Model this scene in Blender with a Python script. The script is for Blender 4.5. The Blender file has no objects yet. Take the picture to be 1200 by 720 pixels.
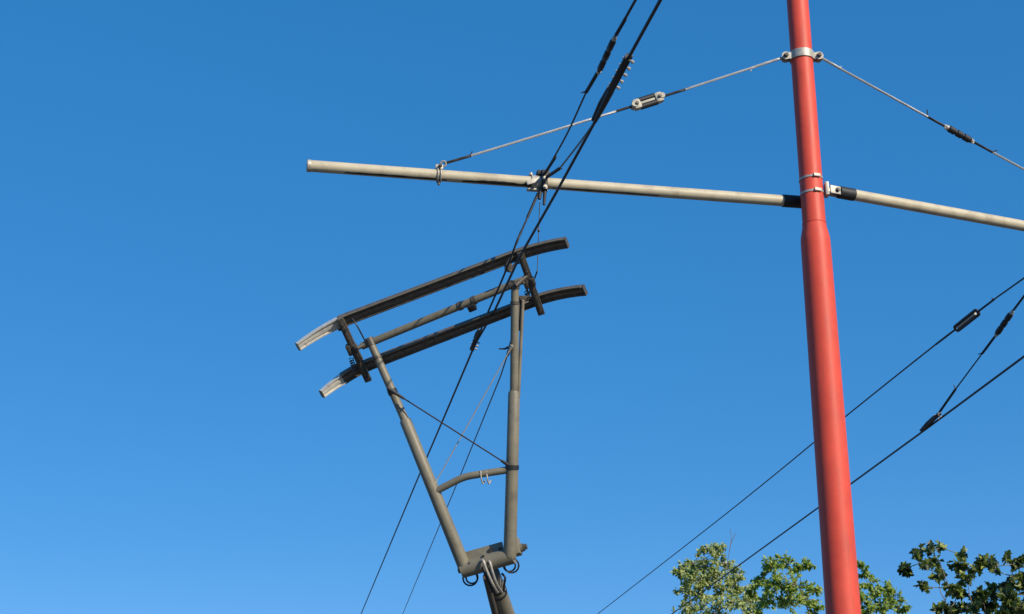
import bpy, bmesh, math, random
from mathutils import Vector, Matrix, noise as mnoise

random.seed(11)
R = math.radians
sc = bpy.context.scene
COL = sc.collection

# ------------------------------------------------------------------ camera
F, PITCH, EYE = 1700.0, R(19.4), 1.6          # focal length in photo pixels (1200 wide)
CAM = Vector((0, 0, EYE))
FWD = Vector((0, math.cos(PITCH), math.sin(PITCH)))
UP = Vector((0, -math.sin(PITCH), math.cos(PITCH)))
RT = Vector((1, 0, 0))
cam_d = bpy.data.cameras.new("camera")
cam_d.sensor_width = 36.0
cam_d.lens = 36.0 * F / 1200.0
cam_d.clip_start, cam_d.clip_end = 0.1, 6000
cam = bpy.data.objects.new("camera", cam_d)
COL.objects.link(cam)
cam.location = CAM
cam.rotation_euler = (math.pi / 2 + PITCH, 0, 0)
sc.camera = cam


def ray(x, y): return RT * ((x - 600) / F) - UP * ((y - 360) / F) + FWD
def dep(x, y, d): return CAM + ray(x, y) * d
def atz(x, y, z):
    r = ray(x, y); return CAM + r * ((z - EYE) / r.z)
def aty(x, y, Y):
    r = ray(x, y); return CAM + r * (Y / r.y)
def depth(p): return (p - CAM).dot(FWD)


# ------------------------------------------------------------------ light
SUN_AZ, SUN_EL = R(41), R(30)                 # to the right of straight behind the camera
sdir = Vector((math.sin(SUN_AZ) * math.cos(SUN_EL), -math.cos(SUN_AZ) * math.cos(SUN_EL), math.sin(SUN_EL)))
sun_d = bpy.data.lights.new("sun", 'SUN')
sun_d.energy, sun_d.angle, sun_d.color = 5.0, R(0.53), (1.0, 0.89, 0.72)
sun = bpy.data.objects.new("sun", sun_d)
COL.objects.link(sun)
sun.location = (20, -20, 30)
sun.rotation_euler = (-sdir).to_track_quat('-Z', 'Y').to_euler()

w = bpy.data.worlds.new("World")
sc.world = w
w.use_nodes = True
nt = w.node_tree
bg = nt.nodes["Background"]
sky = nt.nodes.new("ShaderNodeTexSky")
sky.sky_type = 'NISHITA'
sky.sun_disc = False
sky.sun_elevation = SUN_EL
sky.sun_rotation = math.atan2(sdir.x, sdir.y)
sky.altitude = 100
sky.air_density = 0.5
sky.dust_density = 0.0
sky.ozone_density = 5.0


def vmul(c, prev):
    n = nt.nodes.new("ShaderNodeVectorMath")
    n.operation = 'MULTIPLY'
    n.inputs[1].default_value = c
    nt.links.new(prev, n.inputs[0])
    return n.outputs[0]


gm = nt.nodes.new("ShaderNodeGamma")          # the camera's soft contrast and strong colour on the sky
gm.inputs[1].default_value = 0.396
hs = nt.nodes.new("ShaderNodeHueSaturation")
hs.inputs["Saturation"].default_value = 2.016
nt.links.new(vmul((.1, .1, .1), sky.outputs[0]), gm.inputs[0])
nt.links.new(gm.outputs[0], hs.inputs["Color"])
nt.links.new(vmul((9.9, 9.25, 10.0), hs.outputs[0]), bg.inputs[0])
bg.inputs[1].default_value = 0.10
sc.view_settings.view_transform = 'Standard'
sc.view_settings.look = 'None'
sc.view_settings.gamma = 1
sc.view_settings.exposure = 0.0
sc.view_settings.use_curve_mapping = False


# ------------------------------------------------------------------ materials
def mat(name, col, rough=0.5, metal=0.0, var=0.15, scale=30.0, bump=0.0, bscale=200.0, col2=None, dirt=None, dscale=4.0, dthr=(0.5, 0.62), stretch=None, spec=0.5):
    m = bpy.data.materials.new(name)
    m.use_nodes = True
    t = m.node_tree
    b = t.nodes["Principled BSDF"]
    tc = t.nodes.new("ShaderNodeTexCoord")
    n = t.nodes.new("ShaderNodeTexNoise")
    n.inputs["Scale"].default_value = scale
    n.inputs["Detail"].default_value = 6
    n.inputs["Roughness"].default_value = 0.65
    t.links.new(tc.outputs["Object"], n.inputs["Vector"])
    r = t.nodes.new("ShaderNodeValToRGB")
    r.color_ramp.elements[0].position = 0.3
    r.color_ramp.elements[1].position = 0.7
    c1 = [c * (1 - var) for c in col]
    c2 = [min(1, c * (1 + var)) for c in col] if col2 is None else col2
    r.color_ramp.elements[0].color = (*c1, 1)
    r.color_ramp.elements[1].color = (*c2, 1)
    t.links.new(n.outputs["Fac"], r.inputs["Fac"])
    out = r.outputs["Color"]
    if dirt is not None:
        n2 = t.nodes.new("ShaderNodeTexNoise")
        n2.inputs["Scale"].default_value = dscale
        n2.inputs["Detail"].default_value = 8
        n2.inputs["Roughness"].default_value = 0.7
        if stretch:
            mp = t.nodes.new("ShaderNodeMapping")
            mp.inputs["Scale"].default_value = stretch
            t.links.new(tc.outputs["Object"], mp.inputs["Vector"])
            t.links.new(mp.outputs[0], n2.inputs["Vector"])
        else:
            t.links.new(tc.outputs["Object"], n2.inputs["Vector"])
        mr = t.nodes.new("ShaderNodeMapRange")
        mr.inputs[1].default_value, mr.inputs[2].default_value = dthr
        t.links.new(n2.outputs["Fac"], mr.inputs[0])
        mx = t.nodes.new("ShaderNodeMix")
        mx.data_type = 'RGBA'
        mx.inputs[7].default_value = (*dirt, 1)
        t.links.new(mr.outputs[0], mx.inputs[0])
        t.links.new(out, mx.inputs[6])
        out = mx.outputs[2]
    t.links.new(out, b.inputs["Base Color"])
    b.inputs["Metallic"].default_value = metal
    b.inputs["Specular IOR Level"].default_value = spec
    rr = t.nodes.new("ShaderNodeMapRange")
    rr.inputs[3].default_value, rr.inputs[4].default_value = max(0.05, rough - 0.1), min(1, rough + 0.12)
    t.links.new(n.outputs["Fac"], rr.inputs[0])
    t.links.new(rr.outputs[0], b.inputs["Roughness"])
    if bump:
        n3 = t.nodes.new("ShaderNodeTexNoise")
        n3.inputs["Scale"].default_value = bscale
        n3.inputs["Detail"].default_value = 3
        t.links.new(tc.outputs["Object"], n3.inputs["Vector"])
        bp = t.nodes.new("ShaderNodeBump")
        bp.inputs["Strength"].default_value = bump
        bp.inputs["Distance"].default_value = 0.004
        t.links.new(n3.outputs["Fac"], bp.inputs["Height"])
        t.links.new(bp.outputs[0], b.inputs["Normal"])
    return m


M = {}
M['red'] = mat('red_paint', (0.66, 0.074, 0.042), 0.52, 0, 0.12, 4, 0.12, 60, dirt=(0.40, 0.075, 0.05), dscale=9, dthr=(0.50, 0.80), stretch=(2.2, 2.2, .22), spec=0.35)
M['arm'] = mat('weathered_grey_fibreglass', (0.53, 0.465, 0.325), 0.5, 0, 0.07, 8, 0.08, 90, dirt=(0.28, 0.235, 0.16), dscale=5, dthr=(0.50, 0.78))
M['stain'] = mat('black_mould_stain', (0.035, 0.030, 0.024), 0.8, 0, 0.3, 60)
M['galv'] = mat('galvanised_steel', (0.44, 0.41, 0.35), 0.5, 0.25, 0.22, 40, 0.2, 120, dirt=(0.22, 0.17, 0.11), dscale=24, dthr=(0.56, 0.74))
M['strand'] = mat('galvanised_strand', (0.46, 0.46, 0.44), 0.5, 0.25, 0.2, 90)
M['black'] = mat('black_rubber', (0.018, 0.018, 0.020), 0.55, 0, 0.3, 40)
M['wire'] = mat('tarnished_copper', (0.022, 0.020, 0.019), 0.5, 0.0, 0.35, 60, col2=(0.035, 0.030, 0.026))
M['wire_grey'] = mat('grey_wire', (0.10, 0.10, 0.10), 0.5, 0.0, 0.35, 60)
M['grip'] = mat('tarred_grip', (0.022, 0.021, 0.021), 0.6, 0.0, 0.35, 90)
M['ceramic'] = mat('pale_ceramic', (0.43, 0.39, 0.31), 0.5, 0, 0.15, 30, dirt=(0.32, 0.22, 0.13), dscale=30, dthr=(0.58, 0.72))
M['olive'] = mat('khaki_painted_steel', (0.205, 0.182, 0.128), 0.5, 0.0, 0.16, 14, 0.2, 140, dirt=(0.085, 0.075, 0.058), dscale=7, dthr=(0.52, 0.74))
M['dark'] = mat('sooty_steel', (0.085, 0.073, 0.060), 0.5, 0.1, 0.3, 30, 0.25, 120, dirt=(0.15, 0.125, 0.09), dscale=22, dthr=(0.56, 0.72))
M['carbon'] = mat('carbon_strip', (0.135, 0.112, 0.090), 0.42, 0.15, 0.35, 30, 0.2, 120, dirt=(0.24, 0.20, 0.15), dscale=14, dthr=(0.58, 0.75))
M['horn'] = mat('bare_aluminium', (0.66, 0.63, 0.56), 0.42, 0.35, 0.14, 25, 0.15, 90, dirt=(0.30, 0.26, 0.19), dscale=16, dthr=(0.58, 0.74))
M['bark'] = mat('grey_bark', (0.22, 0.19, 0.15), 0.85, 0, 0.35, 12, 0.7, 30)
M['ground'] = mat('worn_asphalt', (0.085, 0.080, 0.072), 0.9, 0, 0.3, 2.0, 0.3, 60)


def leaf_mat(name, a, b, trans, rough=0.45, lo=0.0):
    m = bpy.data.materials.new(name)
    m.use_nodes = True
    t = m.node_tree
    p = t.nodes["Principled BSDF"]
    g = t.nodes.new("ShaderNodeNewGeometry")
    r = t.nodes.new("ShaderNodeValToRGB")
    r.color_ramp.elements[0].color = (*a, 1)
    r.color_ramp.elements[1].color = (*b, 1)
    r.color_ramp.elements[0].position = lo
    t.links.new(g.outputs["Random Per Island"], r.inputs[0])
    t.links.new(r.outputs[0], p.inputs["Base Color"])
    p.inputs["Roughness"].default_value = rough
    tr = t.nodes.new("ShaderNodeBsdfTranslucent")
    mx = t.nodes.new("ShaderNodeMix")
    mx.data_type = 'RGBA'
    mx.blend_type = 'MULTIPLY'
    mx.inputs[0].default_value = 1
    t.links.new(r.outputs[0], mx.inputs[6])
    mx.inputs[7].default_value = (1.3, 1.4, 0.6, 1)
    t.links.new(mx.outputs[2], tr.inputs[0])
    ms = t.nodes.new("ShaderNodeMixShader")
    ms.inputs[0].default_value = trans
    t.links.new(p.outputs[0], ms.inputs[1])
    t.links.new(tr.outputs[0], ms.inputs[2])
    t.links.new(ms.outputs[0], t.nodes["Material Output"].inputs[0])
    return m


M['leaf_pale'] = leaf_mat('pale_leaf', (0.15, 0.21, 0.05), (0.48, 0.52, 0.21), 0.36, 0.42)
M['leaf_green'] = leaf_mat('green_leaf', (0.12, 0.20, 0.025), (0.42, 0.50, 0.10), 0.40, 0.42)
M['leaf_shaded_dark'] = leaf_mat('shaded_dark_leaf', (0.026, 0.050, 0.013), (0.32, 0.37, 0.07), 0.24, 0.45, 0.35)  # mostly dark ramp: shade of turned-away leaves put into their colour

# ------------------------------------------------------------------ objects
WORLD = {}


def put(o, label=None, cat=None, group=None, kind=None):
    for k, v in (('label', label), ('category', cat), ('group', group), ('kind', kind)):
        if v: o[k] = v
    return o


def thing(name, loc, label, cat, group=None):
    o = bpy.data.objects.new(name, None)
    COL.objects.link(o)
    o.empty_display_size = 0.1
    o.location = loc
    WORLD[o] = Vector(loc)
    return put(o, label, cat, group)


def obj(name, bm, m, parent=None, origin=None, sharp=38, smooth=True):
    org = WORLD[parent] if parent else Vector(origin if origin is not None else (0, 0, 0))
    bmesh.ops.recalc_face_normals(bm, faces=bm.faces) if sharp else None
    for v in bm.verts: v.co -= org
    for f in bm.faces: f.smooth = smooth
    if smooth and sharp:
        lim = R(sharp)
        for e in bm.edges:
            if len(e.link_faces) == 2 and e.calc_face_angle(0) > lim: e.smooth = False
    me = bpy.data.meshes.new(name)
    bm.to_mesh(me)
    bm.free()
    me.materials.append(m)
    o = bpy.data.objects.new(name, me)
    COL.objects.link(o)
    if parent:
        o.parent = parent
    else:
        o.location = org
    WORLD[o] = org
    return o


def B(): return bmesh.new()


def catmull(pts, n=6):
    pts = [Vector(p) for p in pts]
    if len(pts) < 3: return pts
    out = []
    P = [pts[0] * 2 - pts[1]] + pts + [pts[-1] * 2 - pts[-2]]
    for i in range(1, len(P) - 2):
        a, b, c, d = P[i - 1:i + 3]
        for k in range(n):
            t = k / n
            out.append(0.5 * (2 * b + (c - a) * t + (2 * a - 5 * b + 4 * c - d) * t * t + (3 * b - a - 3 * c + d) * t ** 3))
    out.append(pts[-1])
    return out


def tube(bm, pts, r, n=12, caps=True):
    """a round bar through points; r a number or one per point"""
    pts = [Vector(p) for p in pts]
    rs = r if isinstance(r, (list, tuple)) else [r] * len(pts)
    t0 = (pts[1] - pts[0]).normalized()
    ref = Vector((0, 0, 1)) if abs(t0.z) < 0.9 else Vector((1, 0, 0))
    u = t0.cross(ref).normalized()
    rings = []
    for i, p in enumerate(pts):
        if i == 0: t = t0
        elif i == len(pts) - 1: t = (pts[i] - pts[i - 1]).normalized()
        else:
            t = ((pts[i + 1] - p).normalized() + (p - pts[i - 1]).normalized())
            t = t.normalized() if t.length > 1e-6 else t0
        u = (u - t * u.dot(t)).normalized()
        v = t.cross(u)
        rings.append([bm.verts.new(p + (u * math.cos(2 * math.pi * k / n) + v * math.sin(2 * math.pi * k / n)) * rs[i]) for k in range(n)])
    for a, b in zip(rings, rings[1:]):
        for k in range(n):
            bm.faces.new((a[k], a[(k + 1) % n], b[(k + 1) % n], b[k]))
    if caps:
        bm.faces.new(rings[0][::-1])
        bm.faces.new(rings[-1])


def twisted(bm, pts, r, lay=0.12, strands=6, n=5):
    lay, strands = lay * 1.6, 6
    """a stranded cable: a few wires wound round each other"""
    pts = [Vector(p) for p in pts]
    # resample
    L = [0]
    for a, b in zip(pts, pts[1:]): L.append(L[-1] + (b - a).length)
    N = max(2, int(L[-1] / (lay / 6)))
    N = min(N, 900)
    sm = []
    j = 0
    for i in range(N + 1):
        s = L[-1] * i / N
        while j < len(pts) - 2 and L[j + 1] < s: j += 1
        k = (s - L[j]) / max(1e-9, L[j + 1] - L[j])
        sm.append(pts[j].lerp(pts[j + 1], min(1, k)))
    t0 = (sm[-1] - sm[0]).normalized()
    u = t0.cross(Vector((0.3, 0.2, 1))).normalized()
    for st in range(strands):
        path = []
        for i, p in enumerate(sm):
            s = L[-1] * i / N
            t = ((sm[min(i + 1, N)] - sm[max(i - 1, 0)])).normalized()
            uu = (u - t * u.dot(t)).normalized()
            vv = t.cross(uu)
            a = 2 * math.pi * (s / lay + st / strands)
            path.append(p + (uu * math.cos(a) + vv * math.sin(a)) * r * 0.62)
        tube(bm, path, r * 0.44, n)


def box(bm, c, ax, ay, az, sx, sy, sz, bev=0.0):
    """an oriented box with half axes given as unit vectors and full sizes"""
    b = B()
    bmesh.ops.create_cube(b, size=1)
    if bev:
        for v in b.verts: v.co = Vector((v.co.x * sx, v.co.y * sy, v.co.z * sz))
        bmesh.ops.bevel(b, geom=b.edges[:], offset=bev, segments=2, affect='EDGES', profile=0.6)
    else:
        for v in b.verts: v.co = Vector((v.co.x * sx, v.co.y * sy, v.co.z * sz))
    mp = {}
    for v in b.verts:
        mp[v] = bm.verts.new(Vector(c) + ax * v.co.x + ay * v.co.y + az * v.co.z)
    for f in b.faces: bm.faces.new([mp[v] for v in f.verts])
    b.free()


def frame(d, hint=Vector((0, 0, 1))):
    x = d.normalized()
    y = hint.cross(x)
    if y.length < 1e-4: y = Vector((1, 0, 0)).cross(x)
    y.normalize()
    return x, y, x.cross(y)


def lathe(bm, base, axis, prof, n=20):
    """solid of revolution: prof = [(along, radius)]"""
    x, y, z = frame(axis)
    tube(bm, [Vector(base) + x * a for a, _ in prof], [max(1e-4, r) for _, r in prof], n)


def bolt(bm, c, ax, r=0.012, h=0.02):
    """hexagonal bolt head with a washer"""
    x, y, z = frame(ax)
    tube(bm, [Vector(c), Vector(c) + x * h * 0.25], r * 1.35, 14)
    tube(bm, [Vector(c) + x * h * 0.26, Vector(c) + x * h], r, 6)


def torus(bm, c, nrm, Rr, r, n=28, m=8, a0=0, a1=2 * math.pi):
    x, y, z = frame(nrm)
    full = abs(a1 - a0 - 2 * math.pi) < 1e-6
    pts = [Vector(c) + (y * math.cos(a0 + (a1 - a0) * i / n) + z * math.sin(a0 + (a1 - a0) * i / n)) * Rr for i in range(n + 1)]
    tube(bm, pts, r, m, caps=not full)


# ------------------------------------------------------------------ ground
bm = B()
bmesh.ops.create_grid(bm, x_segments=8, y_segments=8, size=2500)
g = obj('ground', bm, M['ground'], sharp=0)
put(g, kind='structure')

# ------------------------------------------------------------------ mast
PB = dep(956, 288, 10.5)
PX, PY = PB.x, PB.y
mast = thing('tram_mast', (PX, PY, 0), 'tall red painted steel pole that narrows at a collar above its middle', 'pole')


def mz(y): return aty(956, y, PY).z


ZR = mz(268)
bm = B()
prof = [(0.02, .122), (2.5, .1165), (mz(500), .1115), (mz(292), .1065), (mz(284), .1060), (mz(279), .1040), (mz(268), .0885), (mz(263.5), .0850), (mz(262.5), .0838), (mz(100), .0825), (8.55, .080), (8.58, .074)]
lathe(bm, (PX, PY, 0), Vector((0, 0, 1)), prof, 48)
shaft = obj('shaft', bm, M['red'], mast, sharp=55)
bm = B()
torus(bm, (PX, PY, mz(263)), Vector((0, 0, 1)), .0845, .0035, 40, 6)
obj('weld_seam', bm, M['red'], mast)
bm = B()
lathe(bm, (PX, PY, 0.005), Vector((0, 0, 1)), [(0, .24), (.03, .24), (.032, .13), (.10, .125)], 32)
obj('base_flange', bm, M['red'], mast)
bm = B()
lathe(bm, (PX, PY, 8.575), Vector((0, 0, 1)), [(0, .086), (.03, .086), (.06, .05), (.07, .01)], 32)
obj('cap', bm, M['galv'], mast)


def band(bm, z, r, h, th, tilt=0.0, n=40):
    """flat strap round the mast"""
    rings = []
    for k in range(n):
        a = 2 * math.pi * k / n
        d = Vector((math.cos(a), math.sin(a), 0))
        zz = z + tilt * math.cos(a)
        rings.append([bm.verts.new(Vector((PX, PY, zz + dz)) + d * rr) for rr, dz in ((r, -h / 2), (r + th, -h / 2), (r + th, h / 2), (r, h / 2))])
    for k in range(n):
        a, b = rings[k], rings[(k + 1) % n]
        for i in range(4):
            bm.faces.new((a[i], a[(i + 1) % 4], b[(i + 1) % 4], b[i]))


ZC = aty(938, 61, PY - .08).z
bm = B()
band(bm, ZC, .0815, .066, .010)
collar = obj('collar', bm, M['galv'], mast)
LUGL = aty(918, 64, PY - .02)
LUGR = aty(957, 66, PY - .02)
for L, sg in ((LUGL, -1), (LUGR, 1)):
    bm = B()
    c = Vector((PX + sg * .125, PY - .01, ZC - .006))
    for dy in (-.024, .024):
        tube(bm, [c + Vector((0, dy - .006, 0)), c + Vector((0, dy + .006, 0))], .032, 24)
        box(bm, c + Vector((-sg * .026, dy, 0)), Vector((1, 0, 0)), Vector((0, 1, 0)), Vector((0, 0, 1)), .052, .0115, .054, .002)
    tube(bm, [c + Vector((0, -.02, 0)), c + Vector((0, .02, 0))], .020, 16)
    lu = obj('lug', bm, M['galv'], collar)
    bm = B()
    bolt(bm, c + Vector((0, -.031, 0)), Vector((0, -1, 0)), .014, .022)
    tube(bm, [c + Vector((0, -.030, 0)), c + Vector((0, .045, 0))], .008, 8)
    obj('bolt', bm, M['dark'], collar)
    if sg < 0: LUGL = c
    else: LUGR = c
# two thin steel straps that hold the arm bracket
for yy in (205.5, 222.5):
    z = aty(952, yy, PY - .083).z
    bm = B()
    band(bm, z, .0835, .016, .004, tilt=0.004)
    st = obj('strap', bm, M['galv'], mast)
    bm = B()
    a = R(-72)
    d = Vector((math.cos(a), math.sin(a), 0))
    box(bm, Vector((PX, PY, z + .002)) + d * .092, d, Vector((-d.y, d.x, 0)), Vector((0, 0, 1)), .012, .055, .024, .003)
    obj('buckle', bm, M['galv'], st)

# ------------------------------------------------------------------ bracket arms
YB = PY + .16
AL1 = aty(938, 237, YB)
ZA = AL1.z
AL0 = atz(361, 194.5, ZA)
ld = (AL0 - AL1).normalized()
arm = thing('bracket_arm', AL1, 'long pale grey tube arm with a free sealed end reaching left from the red pole', 'arm', 'arms on the red pole')
root = AL1 - ld * .10
AR = .0415
s0 = AL1 + ld * .13
bm = B()
npt = 40
tube(bm, [s0.lerp(AL0 + ld * -.012, i / npt) for i in range(npt + 1)], AR, 28)
larm_tube = obj('tube', bm, M['arm'], arm)
bm = B()
lathe(bm, AL0 - ld * .020, ld, [(0, AR + .0015), (.004, AR + .003), (.024, AR + .003), (.030, AR - .004), (.031, .004)], 28)
obj('end_cap', bm, M['galv'], arm)
bm = B()
lathe(bm, root, ld, [(0, .036), (.04, .040), (.06, AR + .006), (.238, AR + .006), (.24, AR - .002)], 24)
obj('socket', bm, M['black'], arm)
bm = B()
x, y, z = frame(ld)
box(bm, root + Vector((.0, -.035, 0)), Vector((1, 0, 0)), Vector((0, 1, 0)), Vector((0, 0, 1)), .07, .07, .11, .006)
obj('hinge_bracket', bm, M['galv'], arm)

# mould growing along the underside of the left arm
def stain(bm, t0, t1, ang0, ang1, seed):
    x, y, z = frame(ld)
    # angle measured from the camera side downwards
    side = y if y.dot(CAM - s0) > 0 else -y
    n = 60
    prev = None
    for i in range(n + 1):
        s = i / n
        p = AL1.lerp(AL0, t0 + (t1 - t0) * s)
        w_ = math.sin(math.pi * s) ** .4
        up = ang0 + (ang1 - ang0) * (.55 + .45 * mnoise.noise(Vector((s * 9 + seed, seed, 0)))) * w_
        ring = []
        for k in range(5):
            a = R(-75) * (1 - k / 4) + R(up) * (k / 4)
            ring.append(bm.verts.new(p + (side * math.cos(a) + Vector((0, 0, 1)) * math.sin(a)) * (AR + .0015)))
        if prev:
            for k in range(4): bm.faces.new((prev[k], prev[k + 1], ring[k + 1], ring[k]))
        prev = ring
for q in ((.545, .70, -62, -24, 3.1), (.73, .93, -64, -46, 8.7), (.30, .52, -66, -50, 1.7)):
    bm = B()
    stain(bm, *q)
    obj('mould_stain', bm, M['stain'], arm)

# right arm
AR1 = aty(975, 224, PY - .02)
ZB = AR1.z
ARE0 = atz(1200, 265, ZB)
rd = (ARE0 - AR1).normalized()
ARE = AR1 + rd * 3.7
rarm = thing('bracket_arm', AR1, 'pale grey tube arm bolted by a clevis to the right side of the red pole', 'arm', 'arms on the red pole')
bm = B()
r0 = AR1 + rd * .165
tube(bm, [r0.lerp(ARE, i / npt) for i in range(npt + 1)], AR, 28)
obj('tube', bm, M['arm'], rarm)
bm = B()
lathe(bm, ARE - rd * .01, rd, [(0, AR + .002), (.03, AR + .002), (.034, .004)], 28)
obj('end_cap', bm, M['galv'], rarm)
bm = B()
lathe(bm, AR1 + rd * .055, rd, [(0, .02), (.002, AR + .005), (.13, AR + .005), (.132, AR)], 24)
obj('socket', bm, M['black'], rarm)
bm = B()
x, y, z = frame(rd)
for s in (-1, 1):
    box(bm, AR1 + rd * .02 + y * s * .026, x, y, z, .105, .012, .062, .004)
clev = obj('clevis', bm, M['galv'], rarm)
bm = B()
sgn = 1 if y.dot(CAM - AR1) > 0 else -1
bolt(bm, AR1 + rd * .025 + y * sgn * .033, y * sgn, .013, .018)
tube(bm, [AR1 + rd * .025 - y * .045, AR1 + rd * .025 + y * .030], .008, 8)
obj('bolt', bm, M['dark'], clev)
bm = B()
pc = Vector((PX + .104, PY - .02, ZB + .01))
box(bm, pc, Vector((1, 0, 0)), Vector((0, 1, 0)), Vector((0, 0, 1)), .026, .075, .105, .005)
obj('hinge_bracket', bm, M['galv'], rarm)


# ------------------------------------------------------------------ stays and insulators
def grip(bm, a, b, r0=.011, r1=.014, tail=None):
    """preformed dead-end grip laid over the end of a wire, with its loose tail"""
    a, b = Vector(a), Vector(b)
    twisted(bm, [a, b], (r0 + r1) / 2 * .95, lay=.06, strands=3, n=5)
    if tail is not None:
        e = b + (a - b) * .02
        tube(bm, [e - (b - a).normalized() * .02, e, e + tail * .6, e + tail], [.006, .006, .005, .004], 6)


def sausage(bm, a, b, prof, n=16):
    d = b - a
    lathe(bm, a, d, [(t * d.length, r) for t, r in prof], n)


def on(a, b, px):
    """the point of the space segment a-b that shows at photo column px"""
    lo, hi = 0.0, 1.0
    f = lambda t: 600 + F * ((a.lerp(b, t) - CAM).dot(RT)) / depth(a.lerp(b, t)) - px
    s0_ = f(0)
    for _ in range(50):
        m_ = (lo + hi) / 2
        if f(m_) * s0_ > 0: lo = m_
        else: hi = m_
    return a.lerp(b, lo)


# clamp where the left stay holds the arm
SC = on(AL1, AL0, 516)
cl = thing('stay_clamp', SC, 'small galvanised ring clamp and eye on top of the left arm holding the stay', 'clamp')
bm = B()
torus(bm, SC, ld, AR + .007, .006, 28, 8)
torus(bm, SC + ld * .022, ld, AR + .007, .005, 28, 8)
obj('ring', bm, M['galv'], cl)
eye = SC + Vector((0, 0, AR + .035))
bm = B()
box(bm, SC + ld * .01 + Vector((0, 0, AR + .022)), ld, ld.cross(Vector((0, 0, 1))), Vector((0, 0, 1)), .055, .03, .036, .005)
torus(bm, eye + Vector((.02, -.01, .01)), Vector((.2, 1, .2)), .020, .007, 20, 8)
obj('eye', bm, M['galv'], cl)
for c, a, r in ((Vector((0, -.03, AR + .02)), Vector((0, -1, .1)), .011), (ld * .01 + Vector((0, 0, -AR - .012)), Vector((0, 0, -1)), .010)):
    bm = B()
    bolt(bm, SC + c, a, r, .02)
    obj('bolt', bm, M['dark'], cl)

S0 = eye + Vector((.03, -.012, .012))
S1 = LUGL + Vector((-.02, 0, -.004))
sag = lambda a, b, t, s: a.lerp(b, t) - Vector((0, 0, 4 * s * t * (1 - t)))
def stay_pt(a, b, px, s):
    lo, hi = 0.0, 1.0
    f = lambda t: 600 + F * ((sag(a, b, t, s) - CAM).dot(RT)) / depth(sag(a, b, t, s)) - px
    k0 = f(0)
    for _ in range(40):
        m_ = (lo + hi) / 2
        if f(m_) * k0 > 0: lo = m_
        else: hi = m_
    return lo
def stay_seg(a, b, t0, t1, s, n=10): return [sag(a, b, t0 + (t1 - t0) * i / n, s) for i in range(n + 1)]


stay = thing('stay_wire', S0, 'pale steel stay rising from the left arm to the collar of the red pole', 'wire', 'stays of the red pole')
SG = .012
t = {k: stay_pt(S0, S1, k, SG) for k in (530, 552, 722, 744, 774, 803, 880)}
for (a, b) in ((t[552], t[722]), (t[803], 1)):
    bm = B(); twisted(bm, stay_seg(S0, S1, a, b, SG), .0088, .10); obj('strand', bm, M['strand'], stay)
for (a, b, tl) in ((0, t[552], Vector((.012, 0, .035))), (t[744], t[722], None), (t[774], t[803], Vector((.03, 0, .018)))):
    bm = B(); grip(bm, sag(S0, S1, a, SG), sag(S0, S1, b, SG), .011, .011, tl); obj('grip', bm, M['grip'], stay)
bm = B(); grip(bm, sag(S0, S1, 1, SG), sag(S0, S1, t[880], SG), .011, .011, Vector((-.01, 0, -.03))); obj('grip', bm, M['strand'], stay)


def cage_insulator(name, a, b, label, group=None, hgt=.090):
    """pale end blocks joined by bars with dark sheds between"""
    d = b - a
    L = d.length
    x, y, z = frame(d)
    if y.dot(CAM - a) < 0: y, z = -y, -z
    if z.z < 0: z = -z
    c = (a + b) / 2
    o = thing(name, c, label, 'insulator', group)
    bm = B()
    for s in (-1, 1):
        e = c + x * s * (L / 2 - .032)
        box(bm, e, x, y, z, .064, .060, hgt * .92, .022)
        tube(bm, [e + x * s * .024 - y * .034, e + x * s * .024 + y * .034], .021, 16)
    box(bm, c, x, y, z, L - .06, .030, .018, .004)
    obj('end_block', bm, M['ceramic'], o)
    for s in (-1, 1):
        bm = B()
        tube(bm, [c - x * (L / 2 - .055) + z * s * hgt * .29, c + x * (L / 2 - .055) + z * s * hgt * .29], .022, 14)
        obj('insulating_rod', bm, M['black'], o)
    for s in (-1, 1):
        bm = B()
        bolt(bm, c + x * s * (L / 2 - .028) + y * .034, y, .011, .012)
        obj('bolt', bm, M['bark'], o)
    return o


cage_insulator('strain_insulator', sag(S0, S1, t[744] - .006, SG), sag(S0, S1, t[774] + .006, SG),
               'cream insulator block with dark rods, strung in the stay above the left arm', 'insulators in the wires')

# right stay
Q0 = LUGR + Vector((.02, 0, -.006))
Q1 = on(AR1, ARE, 1362) + Vector((0, 0, AR + .04))
stay2 = thing('stay_wire', Q0, 'pale steel stay sloping down rightwards from the collar of the red pole', 'wire', 'stays of the red pole')
SG2 = .015
t = {k: stay_pt(Q0, Q1, k, SG2) for k in (985, 1087, 1107, 1141, 1163)}
for (a, b) in ((0, t[1087]), (t[1163], 1)):
    bm = B(); twisted(bm, stay_seg(Q0, Q1, a, b, SG2), .0088, .10); obj('strand', bm, M['strand'], stay2)
bm = B(); grip(bm, sag(Q0, Q1, 0, SG2), sag(Q0, Q1, t[985], SG2), .011, .011, Vector((.01, 0, .02))); obj('grip', bm, M['strand'], stay2)
for (a, b, tl) in ((t[1107], t[1087], Vector((0, 0, .065))), (t[1141], t[1163], Vector((.045, 0, .016)))):
    bm = B(); grip(bm, sag(Q0, Q1, a, SG2), sag(Q0, Q1, b, SG2), .010, .011, tl); obj('grip', bm, M['grip'], stay2)
bm = B()
torus(bm, on(AR1, ARE, 1362), rd, AR + .007, .006, 24, 8)
torus(bm, on(AR1, ARE, 1362) + Vector((0, 0, AR + .03)), Vector((0, 1, 0)), .02, .006, 20, 8)
obj('ring', bm, M['galv'], stay2)


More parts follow.
